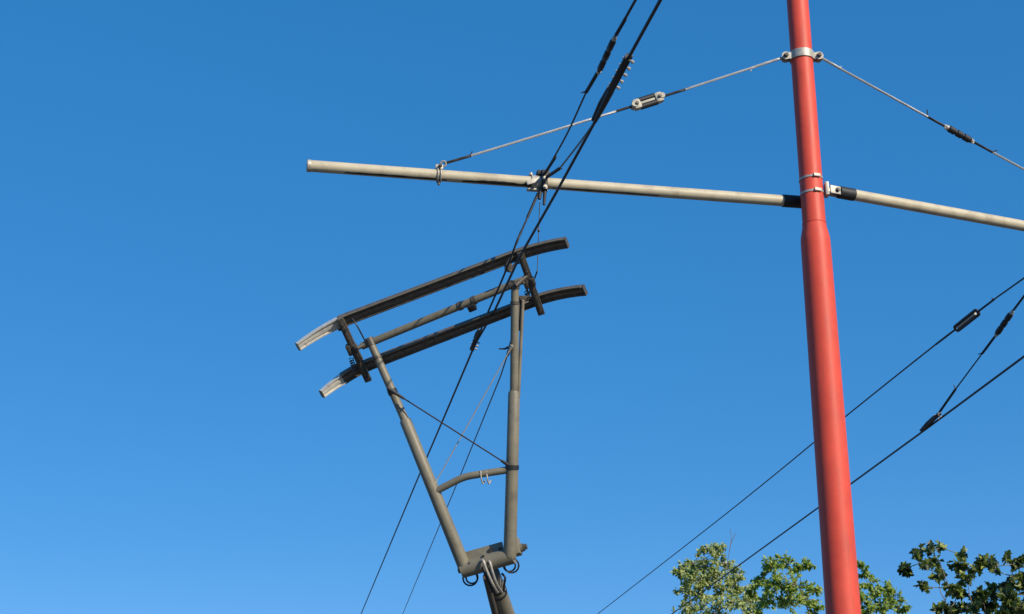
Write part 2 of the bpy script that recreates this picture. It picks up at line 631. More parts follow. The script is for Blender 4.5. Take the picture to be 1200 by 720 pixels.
def rod_insulator(a, b, label, r=.026, group='insulators in the wires', metal='galv'):
    o = thing('strain_insulator', (a + b) / 2, label, 'insulator', group)
    d = b - a
    L = d.length
    x = d.normalized()
    bm = B()
    pr = [(0.10, r * .55), (.14, r * .8), (.16, r), (.34, r), (.36, r * .72), (.40, r * .72), (.42, r * 1.02), (.58, r * 1.02), (.60, r * .72), (.64, r * .72), (.66, r), (.84, r), (.86, r * .8), (.90, r * .55)]
    sausage(bm, a, b, pr, 18)
    obj('rod', bm, M['black'], o)
    for e, s in ((a, 1), (b, -1)):
        bm = B()
        sausage(bm, e + x * s * L * .11, e + x * s * L * .03, [(0, r * .8), (.5, r * .75), (1, r * .4)], 14)
        torus(bm, e + x * s * .012, frame(d)[1], r * .52, r * .24, 18, 8)
        obj('end_fitting', bm, M[metal], o)
    return o


rod_insulator(sag(Q0, Q1, t[1107], SG2), sag(Q0, Q1, t[1141], SG2), 'dark ribbed rod insulator in the stay right of the red pole', .027)

# ------------------------------------------------------------------ left track wires
ZW = 5.10
cw_px = [(830, -95), (774, 0), (735.5, 70), (696.6, 144), (650, 229), (621, 280), (608.5, 302), (580, 363.5), (557, 403), (526, 476), (490, 560), (423, 720)]
cw = [atz(px, py, ZW) for px, py in cw_px]
# slightly smooth the readings in plan
def smooth(p, k=1):
    for _ in range(k):
        q = p[:]
        for i in range(1, len(p) - 1):
            q[i] = p[i] * .5 + (p[i - 1] + p[i + 1]) * .25 if (p[i + 1] - p[i]).length < 3 else p[i]
        p = q
    return p
d0 = (cw[0] - cw[2]).normalized()
cwp = [cw[0] + d0 * 14, cw[0] + d0 * 5] + cw[:-1]
last, prev = cw[-1], cw[-2]
dl = (last - prev).normalized()
cwp += [last, last + dl * 10, last + dl * 25 + Vector((-1.2, 0, 0)), last + dl * 45 + Vector((-6, 0, 0))]
bm = B()
tube(bm, cwp, .0085, 10)
cwo = obj('contact_wire', bm, M['wire'], origin=cwp[0])
put(cwo, 'thick black overhead wire running past the arm and across the tram pantograph', 'wire', 'contact wires over the tracks')

# clamp on the left arm that carries the wires
KC = on(AL1, AL0, 631)
kc = thing('wire_clamp', KC, 'rusty galvanised clamp on the left arm where dark wires meet', 'clamp')
bm = B()
x, y, z = frame(ld)
if y.dot(CAM - KC) < 0: y = -y
for k in range(1):
    bl = []
    tube(bm, [KC - ld * .035, KC + ld * .055], AR + .010, 24)
obj('saddle', bm, M['galv'], kc)
bm = B()
box(bm, KC + ld * .045 + y * .05 + Vector((0, 0, -.012)), (ld + Vector((0, 0, -.35))).normalized(), y, (ld + Vector((0, 0, -.35))).normalized().cross(y), .11, .014, .036, .005)
obj('plate', bm, M['galv'], kc)
bm = B()
box(bm, KC + ld * .01 + Vector((0, 0, -AR - .018)), ld, y, Vector((0, 0, 1)), .15, .04, .014, .004)
obj('plate', bm, M['galv'], kc)
bm = B()
box(bm, KC - ld * .035 + y * .045, ld, y, Vector((0, 0, 1)), .045, .05, .16, .012)
box(bm, KC - ld * .03 + y * .02 + Vector((0, 0, .065)), ld, y, Vector((0, 0, 1)), .095, .06, .035, .010)
tube(bm, [KC - ld * .01 + y * .04 - Vector((0, 0, .06)), KC + ld * .005 + y * .05 - Vector((0, 0, .15))], [.016, .012], 10)
tube(bm, [KC - ld * .04 + y * .04 - Vector((0, 0, .06)), KC - ld * .03 + y * .045 - Vector((0, 0, .19))], [.015, .010], 10)
obj('hanger', bm, M['grip'], kc)
for c, a in ((-ld * .03 + y * .072 + Vector((0, 0, .005)), y), (ld * .055 + Vector((0, 0, AR + .012)), Vector((0, 0, 1))), (-ld * .035 + y * .072 - Vector((0, 0, .062)), y)):
    bm = B()
    bolt(bm, KC + c, a, .012, .02)
    obj('bolt', bm, M['galv'], kc)

ZM = ZA + .03
KU = KC - ld * .035 + y * .05 + Vector((0, 0, .05))


def wire_thing(name, pts, r, label, cat='wire', group=None, m='wire', n=8):
    o = thing(name, pts[0], label, cat, group)
    bm = B(); tube(bm, catmull(pts, n), r, 8); obj('strand', bm, M[m], o)
    return o


# messenger that goes up from the clamp towards the viewer
zslope = lambda px, py, z: atz(px, py, z)
m1 = [KU, atz(687, 108, ZM + .02), atz(699, 88, ZM + .02)]
w1 = wire_thing('messenger_wire', [KU, atz(664, 158, ZM + .01), m1[1]], .0065, 'thin dark carrier wire climbing from the left arm clamp to the top edge')
bm = B(); grip(bm, KU, atz(651, 184, ZM + .01), .012, .012, None); obj('grip', bm, M['grip'], w1)
bm = B(); grip(bm, atz(700, 86, ZM + .02), m1[1], .013, .013, Vector((-.035, 0, -.008))); obj('grip', bm, M['grip'], w1)
T0 = atz(722, 41, ZM + .02); T1 = atz(746, -2, ZM + .02); dT = (T1 - T0).normalized()
bm = B(); tube(bm, catmull([T0, T1, T1 + dT * 6, T1 + dT * 16], 6), .0085, 10); obj('strand', bm, M['wire'], w1)
bm = B(); grip(bm, T0, atz(733, 22, ZM + .02), .012, .012); obj('grip', bm, M['grip'], w1)
rod_insulator(atz(700, 88, ZM + .02), atz(722, 41, ZM + .02), 'dark rod insulator in the carrier wire above the left arm, near the top edge', .0195)

# pull-off wire with its clamp on the contact wire
G0 = KU + Vector((.01, 0, -.03))
J0 = atz(694.5, 147, ZW + .03)
w2 = wire_thing('pull_off_wire', [atz(656, 197.5, ZA - .05), atz(676, 172, ZA - .35), J0], .0062, 'short dark wire between the left arm clamp and the bolted splice')
bm = B(); grip(bm, G0, atz(656, 197.5, ZA - .05), .013, .013, Vector((.02, 0, .0))); obj('grip', bm, M['grip'], w2)


def splice(pa, pb, pc, label, nb=5, r=.014, off=Vector((-.012, 0, .012))):
    """bolted clamp gripping two wires side by side, then a taper where they run together"""
    o = thing('splice_clamp', pa, label, 'clamp', 'bolted clamps on the wires')
    d = (pb - pa)
    x, y, z = frame(d)
    tocam = (CAM - pa).normalized()
    yy = (tocam.cross(x)).normalized()
    if yy.dot(RT) < 0: yy = -yy
    zz = x.cross(yy)
    bm = B()
    box(bm, pa + d * .5 + zz * .014, x, yy, zz, d.length, .034, .011, .003)
    box(bm, pa + d * .5 - zz * .014, x, yy, zz, d.length, .034, .011, .003)
    tube(bm, [pa - yy * .010, pb - yy * .010], .011, 10)
    obj('plate', bm, M['grip'], o)
    for i in range(nb):
        c = pa + d * ((i + .35) / nb)
        bm = B()
        tube(bm, [c - yy * .025 + zz * .004, c + yy * .028 - zz * .002], .0055, 8)
        bolt(bm, c + yy * .024, yy, .0075, .012)
        obj('bolt', bm, M['galv'], o)
    bm = B()
    e = pc
    tube(bm, [pb, pb.lerp(e, .3), pb.lerp(e, .7), e], [.019, .018, .015, .011], 10)
    tube(bm, [pb + off, pb.lerp(e, .5) + off * 1.3, e + off], [.010, .010, .008], 8)
    obj('wrap', bm, M['grip'], o)
    return o


splice(atz(737, 67, ZW + .004), atz(716.5, 105, ZW + .004), atz(697, 143, ZW + .004), 'bolted dark splice on the thick wire above the left arm', 5)

# ------------------------------------------------------------------ pantograph
DU, DL = 10.55, 10.77                              # depth of the upper and lower strip (middle)
k_ = DU / F
def headpt(px, py, row):
    """row 0 upper strip .. 1 lower strip; the right end is nearer"""
    d = DU + (DL - DU) * row - (px - 506) / 313 * .225
    return dep(px, py, d)
u0, u1 = headpt(395, 378.5, 0), headpt(604, 299.5, 0)
sx_ = (u1 - u0).normalized()
l0, l1 = headpt(430, 428, 1), headpt(598, 363.5, 1)
tt = ((l0 + l1) / 2 - (u0 + u1) / 2)
tx = (tt - sx_ * tt.dot(sx_)).normalized()
nx = sx_.cross(tx)
if nx.z < 0: nx = -nx
PAN0 = dep(585, 700, 10.75)
pan = thing('tram_pantograph', PAN0, 'tilted khaki tram pantograph with two dark curved collector strips below the grey arm', 'pantograph')

PROF0 = [(-.050, .020), (-.050, -.020), (-.040, -.020), (-.037, -.004), (-.018, -.004), (-.014, -.013), (.014, -.013), (.018, -.004), (.037, -.004), (.040, -.020), (.050, -.020), (.050, .020), (.030, .030), (-.030, .030)]


PROF = [(u * .86, v * .92) for u, v in PROF0]


def sweep(bm, pts, prof, wv, ends=(1, 1)):
    rings = []
    for i, p in enumerate(pts):
        a = pts[max(0, i - 1)]; b = pts[min(len(pts) - 1, i + 1)]
        t_ = (b - a).normalized()
        wvv = (wv - t_ * wv.dot(t_)).normalized()
        n_ = t_.cross(wvv)
        if n_.dot(nx) < 0: n_ = -n_
        kk = ends[0] + (ends[1] - ends[0]) * i / max(1, len(pts) - 1)
        rings.append([bm.verts.new(p + wvv * u * kk + n_ * v) for u, v in prof])
    N = len(prof)
    for a, b in zip(rings, rings[1:]):
        for k in range(N): bm.faces.new((a[k], a[(k + 1) % N], b[(k + 1) % N], b[k]))
    bm.faces.new(rings[0][::-1]); bm.faces.new(rings[-1])


def strip(row, line, left, right, hl, hr, bright_at):
    """one collector strip: straight middle from the two line points, horns bending down to the end points"""
    a, b = headpt(*line[0], row), headpt(*line[1], row)
    dx = (b - a).normalized()
    def s_at(px, py): return (headpt(px, py, row) - a).dot(dx)
    L0 = s_at(*left); L1 = s_at(*right)
    dropL, dropR = hl, hr
    Hs = .42
    def pos(s):
        if s < L0 + Hs: q = (L0 + Hs - s) / Hs; dn = dropL * q * q
        elif s > L1 - Hs: q = (s - L1 + Hs) / Hs; dn = dropR * q * q
        else: dn = 0
        return a + dx * s - nx * dn
    def seg(s0, s1, n): return [pos(s0 + (s1 - s0) * i / n) for i in range(n + 1)]
    sb = s_at(*bright_at)
    bm = B()
    sweep(bm, seg(sb, L1, 60), PROF, tx, (1.04, .90))
    o = obj('collector_strip', bm, M['carbon'], pan)
    bm = B()
    small = [(u * .97, v * .97) for u, v in PROF]
    sweep(bm, seg(L0, sb + .01, 24), small, tx, (.70, 1))
    put(obj('horn', bm, M['horn'], o), 'bare bright metal end of a collector strip')
    for e0, e1, mm, kw in ((L0 - .006, L0, 'dark', .60), (L1, L1 + .006, 'dark', .80)):
        bm = B()
        sweep(bm, [pos(e0), pos(e1)], [(-.050 * kw, .018), (-.050 * kw, -.018), (.050 * kw, -.018), (.050 * kw, .018)], tx)
        obj('end_plate', bm, M[mm], o)
    # narrow copper edge rail along the upper lip
    bm = B()
    pts = [p - tx * .042 + nx * -.022 for p in seg(sb, L1 - .02, 40)]
    tube(bm, pts, .005, 6)
    obj('edge_rail', bm, M['olive'], o)
    return o


strip(0, ((395, 378.5), (604, 299.5)), (351.5, 398), (662.5, 279), .135, .095, (398, 377))
strip(1, ((430, 428), (598, 363.5)), (380, 452), (684, 335), .165, .120, (402, 440))

# head brackets that carry both strips
def inpl(px, py, row, dn): return headpt(px, py, row) - nx * dn
for a, b in (((398.5, 370), (432, 443)), ((608.5, 292), (634, 365))):
    p = inpl(*a, -.05, .045); q = inpl(*b, 1.05, .045)
    x = (q - p).normalized(); y = nx.cross(x).normalized(); z = x.cross(y)
    bm = B()
    box(bm, (p + q) / 2, x, y, z, (q - p).length, .052, .034, .006)
    box(bm, (p + q) / 2 - z * (.022 if z.dot(nx) > 0 else -.022), x, y, z, (q - p).length * .8, .020, .016, .003)
    hb = obj('head_bracket', bm, M['dark'], pan)
    for k in (.08, .30, .52, .66, .92):
        bm = B()
        bolt(bm, p.lerp(q, k) - nx * .020, -nx, .011, .016)
        obj('bolt', bm, M['dark'], hb)
    for k in (.15, .72):
        bm = B()
        bolt(bm, p.lerp(q, k) + y * .028, y, .009, .018)
        obj('bolt', bm, M['dark'], hb)
    bm = B()
    c = p.lerp(q, .46)
    box(bm, c + y * .03 - nx * .012, x, y, z, .085, .035, .05, .008)
    box(bm, c - y * .022 - nx * .02, x, y, z, .060, .03, .045, .008)
    obj('pivot_block', bm, M['dark'], hb)
    # spring between the bracket and the strip
    bm = B()
    c0 = p.lerp(q, .60) + y * .05; c1 = p.lerp(q, .80) + y * .065
    pts = []
    for i in range(61):
        u_ = i / 60; a_ = u_ * 2 * math.pi * 6
        pts.append(c0.lerp(c1, u_) + (y * math.cos(a_) + nx * math.sin(a_)) * .016)
    tube(bm, pts, .004, 5)
    obj('spring', bm, M['dark'], hb)

# cross tube of the head
def fd(px, py, d): return dep(px, py, d)
DC = 10.62
X0, X1 = fd(424, 406, DC + .08), fd(613, 328.5, DC - .14)
bm = B()
tube(bm, [X0, X1], .028, 18)
cb = obj('cross_tube', bm, M['olive'], pan)
for px, py in ((553, 360),):
    bm = B()
    c = fd(px, py, DC - .08)
    x = (X1 - X0).normalized(); z = nx; y = z.cross(x).normalized()
    z = x.cross(y)
    box(bm, c, x, y, z, .062, .05, .055, .008)
    obj('stop_block', bm, M['black'], cb)
for k in (.615, .70, .93):
    bm = B()
    tube(bm, [X0.lerp(X1, k - .012), X0.lerp(X1, k + .012)], .033, 18)
    obj('pipe_collar', bm, M['dark'], cb)

# fork: two long tubes, thin above and thick below
BL, BR_ = fd(544.5, 665, 10.44), fd(597.5, 651, 10.37)
fork = []
for (top, mid, low) in (((434, 401, DC + .06), (474.5, 492, 10.56), BL), ((603.5, 334, DC - .13), (602.5, 459, 10.47), BR_)):
    tp, md = fd(*top), fd(*mid)
    bm = B()
    dd = (tp - md).normalized()
    tube(bm, [md - dd * .06, md, md.lerp(tp, .5), tp + dd * .012], [.031, .031, .030, .028], 20)
    o = obj('fork_tube', bm, M['olive'], pan)
    bm = B()
    d2 = (low - md).normalized()
    tube(bm, [md - d2 * .005, md + d2 * .012, md.lerp(low, .5), low, low + d2 * .018, low + d2 * .032, low + d2 * .038], [.034, .043, .045, .048, .045, .034, .015], 22)
    obj('sleeve', bm, M['olive'], o)
    for k0, k1 in ((-.03, .03), (-.14, -.12)):
        bm = B()
        tube(bm, [tp + dd * k0, tp + dd * k1], .034, 18)
        obj('pipe_collar', bm, M['dark'], o)
    fork.append((tp, md, low, o))
LT, LM, LB, lo_ = fork[0]
RTP, RM, RB, ro_ = fork[1]

# rod beside the right tube
bm = B()
p0 = fd(613, 348, 10.55); p1 = fd(607.5, 466, 10.46)
tube(bm, [p0, p1], .013, 10)
cr = obj('control_rod', bm, M['olive'], pan)
bm = B()
tube(bm, [fd(608.5, 352, 10.56), fd(607.5, 388, 10.54)], .014, 8)
box(bm, fd(612, 349, 10.55), RT, FWD, UP, .055, .03, .03, .006)
obj('rod_end', bm, M['dark'], cr)
# linkage bits between the fork top and the right head bracket
bm = B()
tube(bm, [fd(604, 335, 10.45), fd(619, 322, 10.50)], .018, 10)
tube(bm, [fd(614, 331, 10.5), fd(620, 346, 10.56), fd(613, 352, 10.55)], .010, 8)
tube(bm, [fd(606, 345, 10.5), fd(613, 356, 10.55), fd(624, 352, 10.6)], .008, 8)
obj('linkage', bm, M['dark'], pan)
bm = B()
tube(bm, [fd(432, 402, 10.7), fd(417, 409, 10.66)], .016, 10)
tube(bm, [fd(417, 408, 10.62), fd(424, 421, 10.68)], .012, 8)
obj('linkage', bm, M['dark'], pan)
# thin lead from the upper strip to the fork
bm = B()
tube(bm, catmull([fd(413, 374, 10.54), fd(419, 383, 10.52), fd(428, 400, 10.58)], 5), .006, 6)
obj('shunt_cable', bm, M['black'], pan)
bm = B()
tube(bm, catmull([fd(600, 300, 10.42), fd(594, 312, 10.40), fd(598, 318, 10.44), fd(605, 308, 10.46)], 6), .011, 8)
box(bm, fd(596, 314, 10.47), RT, FWD, UP, .06, .05, .06, .012)
obj('shunt_cable', bm, M['dark'], pan)

# bracing
bm = B()
A0, A1 = fd(460.5, 459, 10.52), fd(597, 546, 10.40)
tube(bm, [A0, A1], .0055, 6)
bc = obj('brace_cable', bm, M['black'], pan)
bm = B()
tube(bm, [A0 + (A0 - A1).normalized() * .045, A0.lerp(A1, .10)], [.018, .009], 8)
d_ = (LM - LT).normalized()
q = LT.lerp(LM, .645); tube(bm, [q - d_ * .018, q + d_ * .018], .036, 16)
obj('cable_anchor', bm, M['black'], bc)
bm = B()
tube(bm, [A1, A0.lerp(A1, .93)], [.016, .010], 8)
d_ = (RB - RM).normalized()
q = RM.lerp(RB, .465); tube(bm, [q - d_ * .016, q + d_ * .016], .0495, 16)
obj('cable_anchor', bm, M['black'], bc)
bm = B()
tube(bm, [fd(601, 404, 10.44), fd(509, 568, 10.50)], .0042, 6)
bc = obj('brace_cable', bm, M['strand'], pan)
for pa_, pb_ in (((600, 405, 10.44), (596, 413, 10.45)), ((505, 575, 10.48), (512, 563, 10.49))):
    bm = B()
    tube(bm, [fd(*pa_), fd(*pb_)], [.014, .008], 8)
    obj('cable_anchor', bm, M['galv'], bc)
bm = B()
tube(bm, catmull([fd(509, 577, 10.49), fd(525, 568.5, 10.47), fd(543, 560, 10.45), fd(562, 556, 10.43), fd(598, 550.5, 10.42)], 8), .026, 16)
ct = obj('cross_brace', bm, M['olive'], pan)
for px in (565, 572):
    bm = B()
    tube(bm, catmull([fd(px - 2, 552, 10.41), fd(px - 1, 561, 10.40), fd(px + 1, 567, 10.41), fd(px + 3, 563, 10.43)], 5), .006, 6)
    obj('wire_hook', bm, M['galv'], ct)

# base of the fork
ax = (RB - LB).normalized()
bm = B()
e0 = fd(541.5, 668, 10.45); e1 = fd(601.5, 651, 10.38)
tube(bm, [e0, e0.lerp(e1, .5), e1], .060, 24)
bt = obj('base_tube', bm, M['olive'], pan)
bm = B()
x = (e1 - e0).normalized(); upv = (UP * 1.0 + FWD * .45).normalized()
upv = (upv - x * upv.dot(x)).normalized(); y = upv.cross(x)
box(bm, e0.lerp(e1, .5) + upv * .045 - x * .02, x, upv, y, .31, .15, .020, .004)
obj('gusset_plate', bm, M['olive'], bt)
bm = B()
hb0 = fd(604, 641, 10.42)
box(bm, hb0, x, upv, y, .07, .13, .08, .012)
tube(bm, [hb0 - x * .02 - upv * .02, hb0 + x * .055 - upv * .02], .030, 16)
hg = obj('hinge_block', bm, M['olive'], bt)
for c, a in ((hb0 + x * .055 - upv * .02, x), (e0, -x)):
    bm = B()
    bolt(bm, c, a, .021, .028)
    obj('bolt', bm, M['dark'], bt)
for k, h in ((.16, .030), (.44, .055), (.60, .085), (.78, .075)):
    c = e0.lerp(e1, k) + upv * h - y * 0
    tocam = (CAM - c).normalized()
    c2 = c + tocam * (.055 if h < .06 else .012)
    bm = B()
    tube(bm, [c2 - tocam * .02, c2 + tocam * .010], .010 if k != .60 else .016, 10)
    obj('bolt', bm, M['black'], bt)

# lower arm, running back and down from the hinge
bm = B()
la = [fd(576, 672, 10.52), fd(591, 722, 10.95), fd(640, 830, 11.9)]
tube(bm, [la[0], la[0].lerp(la[1], .5), la[1], la[2]], [.060, .074, .082, .088], 24)
lw = obj('lower_arm', bm, M['olive'], pan)
dd = (la[1] - la[0]).normalized()
for k in (.42, .30):
    bm = B()
    q = la[0].lerp(la[1], k)
    tube(bm, [q - dd * .014, q + dd * .014], .0745, 20)
    obj('hose_clip', bm, M['black'], lw)
bm = B()
box(bm, la[2] + Vector((0, .05, -.10)), RT, Vector((0, 1, 0)), Vector((0, 0, 1)), .7, .35, .10, .02)
tube(bm, [la[2] - RT * .25, la[2] + RT * .25], .10, 20)
obj('base_frame', bm, M['olive'], pan)
# dark side plate of the lower arm
bm = B()
tube(bm, [fd(569, 676, 10.40), fd(581, 722, 10.80), fd(600, 770, 11.2)], [.022, .026, .03], 12)
obj('side_rod', bm, M['dark'], lw)
# hoses looping over the base
for (pts, mm, r) in (([(562, 660, 10.40), (566, 657, 10.34), (570, 668, 10.33), (577, 684, 10.36), (583, 694, 10.46)], 'galv', .010),
                     ([(570, 658, 10.40), (574, 659, 10.34), (577, 670, 10.33), (582, 684, 10.38), (588, 694, 10.50)], 'galv', .009),
                     ([(566, 664, 10.37), (571, 678, 10.36), (578, 694, 10.44)], 'black', .012)):
    bm = B(); tube(bm, catmull([fd(*p) for p in pts], 6), r, 8); obj('hose', bm, M[mm], pan)
for c, rr, a0 in (((551, 678), 8.5, .6), ((553, 677), 7.0, .9), ((599.5, 663), 8.5, .6), ((597, 663), 7.0, 1.1)):
    bm = B()
    pts = []
    for i in range(15):
        a = 2 * math.pi * i / 14
        pts.append(fd(c[0] + rr * math.cos(a), c[1] - rr * math.sin(a) * 1.0, 10.44 + a0 * .06))
    tube(bm, pts, .0065, 8)
    obj('hose_loop', bm, M['black'], pan)
bm = B()
tube(bm, catmull([fd(588, 672, 10.45), fd(592, 678, 10.44), fd(590, 690, 10.5), fd(593, 694, 10.55)], 6), .008, 8)
obj('hose', bm, M['black'], pan)

# ------------------------------------------------------------------ wires under the left arm
KD = KC - ld * .03 + y * 0 - Vector((0, 0, .17))
p2 = [atz(630.5, 227, ZA - .10), atz(616, 260, 5.55), atz(605.5, 284, 5.35), atz(590.5, 323, 5.2), atz(571, 368, 5.13), atz(562, 391, ZW + .01)]
w3 = thing('carrier_wire', p2[0], 'dark twin wire dropping from the left arm clamp behind the upper collector strip', 'wire')
bm = B(); tube(bm, catmull(p2, 6), .0070, 8); obj('strand', bm, M['wire'], w3)
bm = B(); grip(bm, p2[0], atz(618, 255, 5.6), .011, .011); obj('grip', bm, M['grip'], w3)
bm = B(); grip(bm, atz(611, 271, 5.46), atz(604.5, 286.5, 5.34), .0095, .0095); obj('grip', bm, M['grip'], w3)
splice(atz(553.5, 409, ZW + .006), atz(558, 398, ZW + .006), atz(563, 388, ZW + .006), 'bolted splice just under the lower collector strip of the pantograph', 3)

# thin pale dropper
dA = KC - ld * .035 + y * 0 - Vector((0, 0, .12))
dA = atz(632.5, 236, ZA - .16)
dB = dep(629.5, 318, depth(dA) + 1.9)
dr = thing('dropper_wire', dA, 'hair thin pale wire hanging from the left arm clamp behind the pantograph', 'wire')
bm = B(); tube(bm, [dA, dA.lerp(dB, .5), dB], .0035, 6); obj('strand', bm, M['strand'], dr)
bm = B(); tube(bm, [dA.lerp(dB, .36), dA.lerp(dB, .39)], .009, 8); obj('ferrule', bm, M['bark'], dr)

b0 = dB
b1 = dep(598.5, 404, depth(dB) + 1.1)
fz = b1.z
b2 = atz(587, 440, fz - .02); b3 = atz(540, 556, fz - .02); b4 = atz(471, 722, fz)
w4 = thing('carrier_wire', b0, 'thin dark wire sloping from behind the pantograph down to the bottom edge', 'wire')
dB4 = (b4 - b3).normalized()
bm = B(); tube(bm, [b1, b2, b3, b4, b4 + dB4 * 14], .0070, 8); obj('strand', bm, M['wire_grey'], w4)
bm = B(); tube(bm, catmull([b0, b0.lerp(b1, .5), b1], 8), .007, 8); obj('strand', bm, M['wire'], w4)
bm = B(); grip(bm, dep(602, 392, depth(b1) - .25), dep(595, 416, depth(b1) + .3), .018, .015); obj('grip', bm, M['grip'], w4)
bm = B()
tube(bm, [dep(596, 407, depth(b1)), dep(592, 409, depth(b1)), dep(584.5, 409, depth(b1))], [.012, .009, .006], 6)
obj('wire_tail', bm, M['grip'], w4)

# ------------------------------------------------------------------ right track wires
rc_px = [(1300, 343), (1200, 418), (1090, 499.5), (970, 587), (787, 720)]
rc = [atz(a, b, ZW) for a, b in rc_px]
dn = (rc[0] - rc[1]).normalized(); df = (rc[-1] - rc[-2]).normalized()
rc[0] = rc[1] + dn * .9
rcp = [rc[0] + Vector((2.6, -10.5, 0)), rc[0] + Vector((1.05, -4.2, 0))] + rc + [rc[-1] + df * 12 + Vector((-.6, 0, 0)), rc[-1] + df * 40 + Vector((-6, 0, 0))]  # unseen near run bent rightwards so its shadow clears the mast
bm = B(); tube(bm, rcp, .0100, 10)
o = obj('contact_wire', bm, M['wire'], origin=rcp[0])
put(o, 'thick dark overhead wire passing behind the red pole, below a thinner one', 'wire', 'contact wires over the tracks')

ZMR = 5.95
RMK = on(AR1, ARE, 1262)
rm_px = [(1262, 277), (1165, 351), (1146, 365.5), (1120, 386), (1097, 403.5), (990, 489), (850, 603), (700, 720)]
rm = [atz(a, b, ZMR) for a, b in rm_px]
w5 = thing('messenger_wire', rm[0], 'thin dark wire with an oval insulator, crossing behind the red pole above the thick one', 'wire')
dn = (rm[0] - rm[1]).normalized(); df = (rm[-1] - rm[-2]).normalized()
bm = B(); tube(bm, [RMK + Vector((0, -.03, -AR)), rm[1], rm[2]], .0075, 8); obj('strand', bm, M['wire'], w5)
bm = B(); tube(bm, catmull(rm[3:] + [rm[-1] + df * 10, rm[-1] + df * 40 + Vector((-5, 0, 0))], 8), .0080, 8); obj('strand', bm, M['wire'], w5)
bm = B(); grip(bm, rm[2], rm[1], .011, .011, Vector((-.02, 0, .015))); obj('grip', bm, M['grip'], w5)
bm = B(); grip(bm, rm[3], rm[4], .012, .010); obj('grip', bm, M['grip'], w5)
# oval insulator: a ring of dark rubber with a pale core
a, b = rm[3], rm[2]
x = (b - a).normalized()
tc_ = (CAM - a).normalized()
zz = tc_.cross(x).normalized()
yv = x.cross(zz)
ins = thing('strain_insulator', (a + b) / 2, 'black oval ring insulator with a pale core in the thin wire right of the pole', 'insulator', 'insulators in the wires')
bm = B()
L = (b - a).length; hw = .025; rl = L / 2 - hw
pts = []
c = (a + b) / 2
for i in range(33):
    an = 2 * math.pi * i / 32
    cx = math.cos(an); sy = math.sin(an)
    pts.append(c + x * (rl * (1 if cx > 0 else -1) * (abs(cx) > .02) + hw * cx * .9) + zz * hw * sy)
tube(bm, pts, .0150, 10, caps=False)
obj('ring', bm, M['black'], ins)
bm = B()
tube(bm, [c - x * (L / 2 - .055), c + x * (L / 2 - .055)], .0125, 10)
obj('core', bm, M['ceramic'], ins)

# right pull-off
e0 = atz(1099, 486, ZW + .03); e1 = atz(1120, 456, ZW + .20); e2 = atz(1151, 414.5, ZW + .42); e3 = atz(1166, 394.5, ZW + .52); e4 = atz(1187.5, 364, ZW + .66); e5 = atz(1201, 346, ZW + .74)
d5 = (e5 - e4).normalized()
w6 = thing('pull_off_wire', e0, 'dark slanting wire from a bolted clamp up to the right edge', 'wire')
bm = B(); tube(bm, [e1, e2], .0062, 8); obj('strand', bm, M['wire'], w6)
bm = B(); tube(bm, [e4, e5, e5 + d5 * 1.5], .010, 8); obj('strand', bm, M['wire'], w6)
bm = B(); grip(bm, e0, e1, .013, .012, Vector((-.01, 0, .045))); obj('grip', bm, M['grip'], w6)
bm = B(); grip(bm, e3, e2, .013, .012, Vector((-.04, 0, -.01))); obj('grip', bm, M['grip'], w6)
rod_insulator(e3, e4, 'dark rod insulator in the slanting wire at the right edge', .026, metal='strand')
splice(atz(1101, 485.5, ZW + .022), atz(1096, 489.5, ZW + .016), atz(1080, 506, ZW + .004), 'dark clamp on the thick wire right of the red pole', 2)


# ------------------------------------------------------------------ trees
def leaf_blade(bm, c, d, nrm, L, W, kind):
    d = d.normalized()
    s = d.cross(nrm)
    if s.length < 1e-4: s = d.cross(Vector((.3, .5, .8)))
    s.normalize()
    n_ = s.cross(d)
    if kind == 'oval':
        prof = [(0, 0), (.25, .42), (.55, .5), (.82, .28), (1, 0), (.82, -.28), (.55, -.5), (.25, -.42)]
        vs = [bm.verts.new(c + d * L * a + s * W * b + n_ * (abs(b) * W * .25 - a * a * L * .18)) for a, b in prof]
        bm.faces.new(vs[:5]); bm.faces.new([vs[0]] + vs[4:])
    else:
        pr = [(0, 0), (.05, .28), (-.04, .50), (.30, .36), (.48, .62), (.58, .26), (.78, .24), (1, 0), (.78, -.24), (.58, -.26), (.48, -.62), (.30, -.36), (-.04, -.50), (.05, -.28)]
        vs = [bm.verts.new(c + d * L * a + s * W * b + n_ * (abs(b) * W * .35 - a * a * L * .22)) for a, b in pr]
        bm.faces.new(vs[:8]); bm.faces.new([vs[0]] + vs[7:])


def rnd_dir():
    while True:
        v = Vector((random.uniform(-1, 1), random.uniform(-1, 1), random.uniform(-1, 1)))
        if .05 < v.length < 1: return v.normalized()


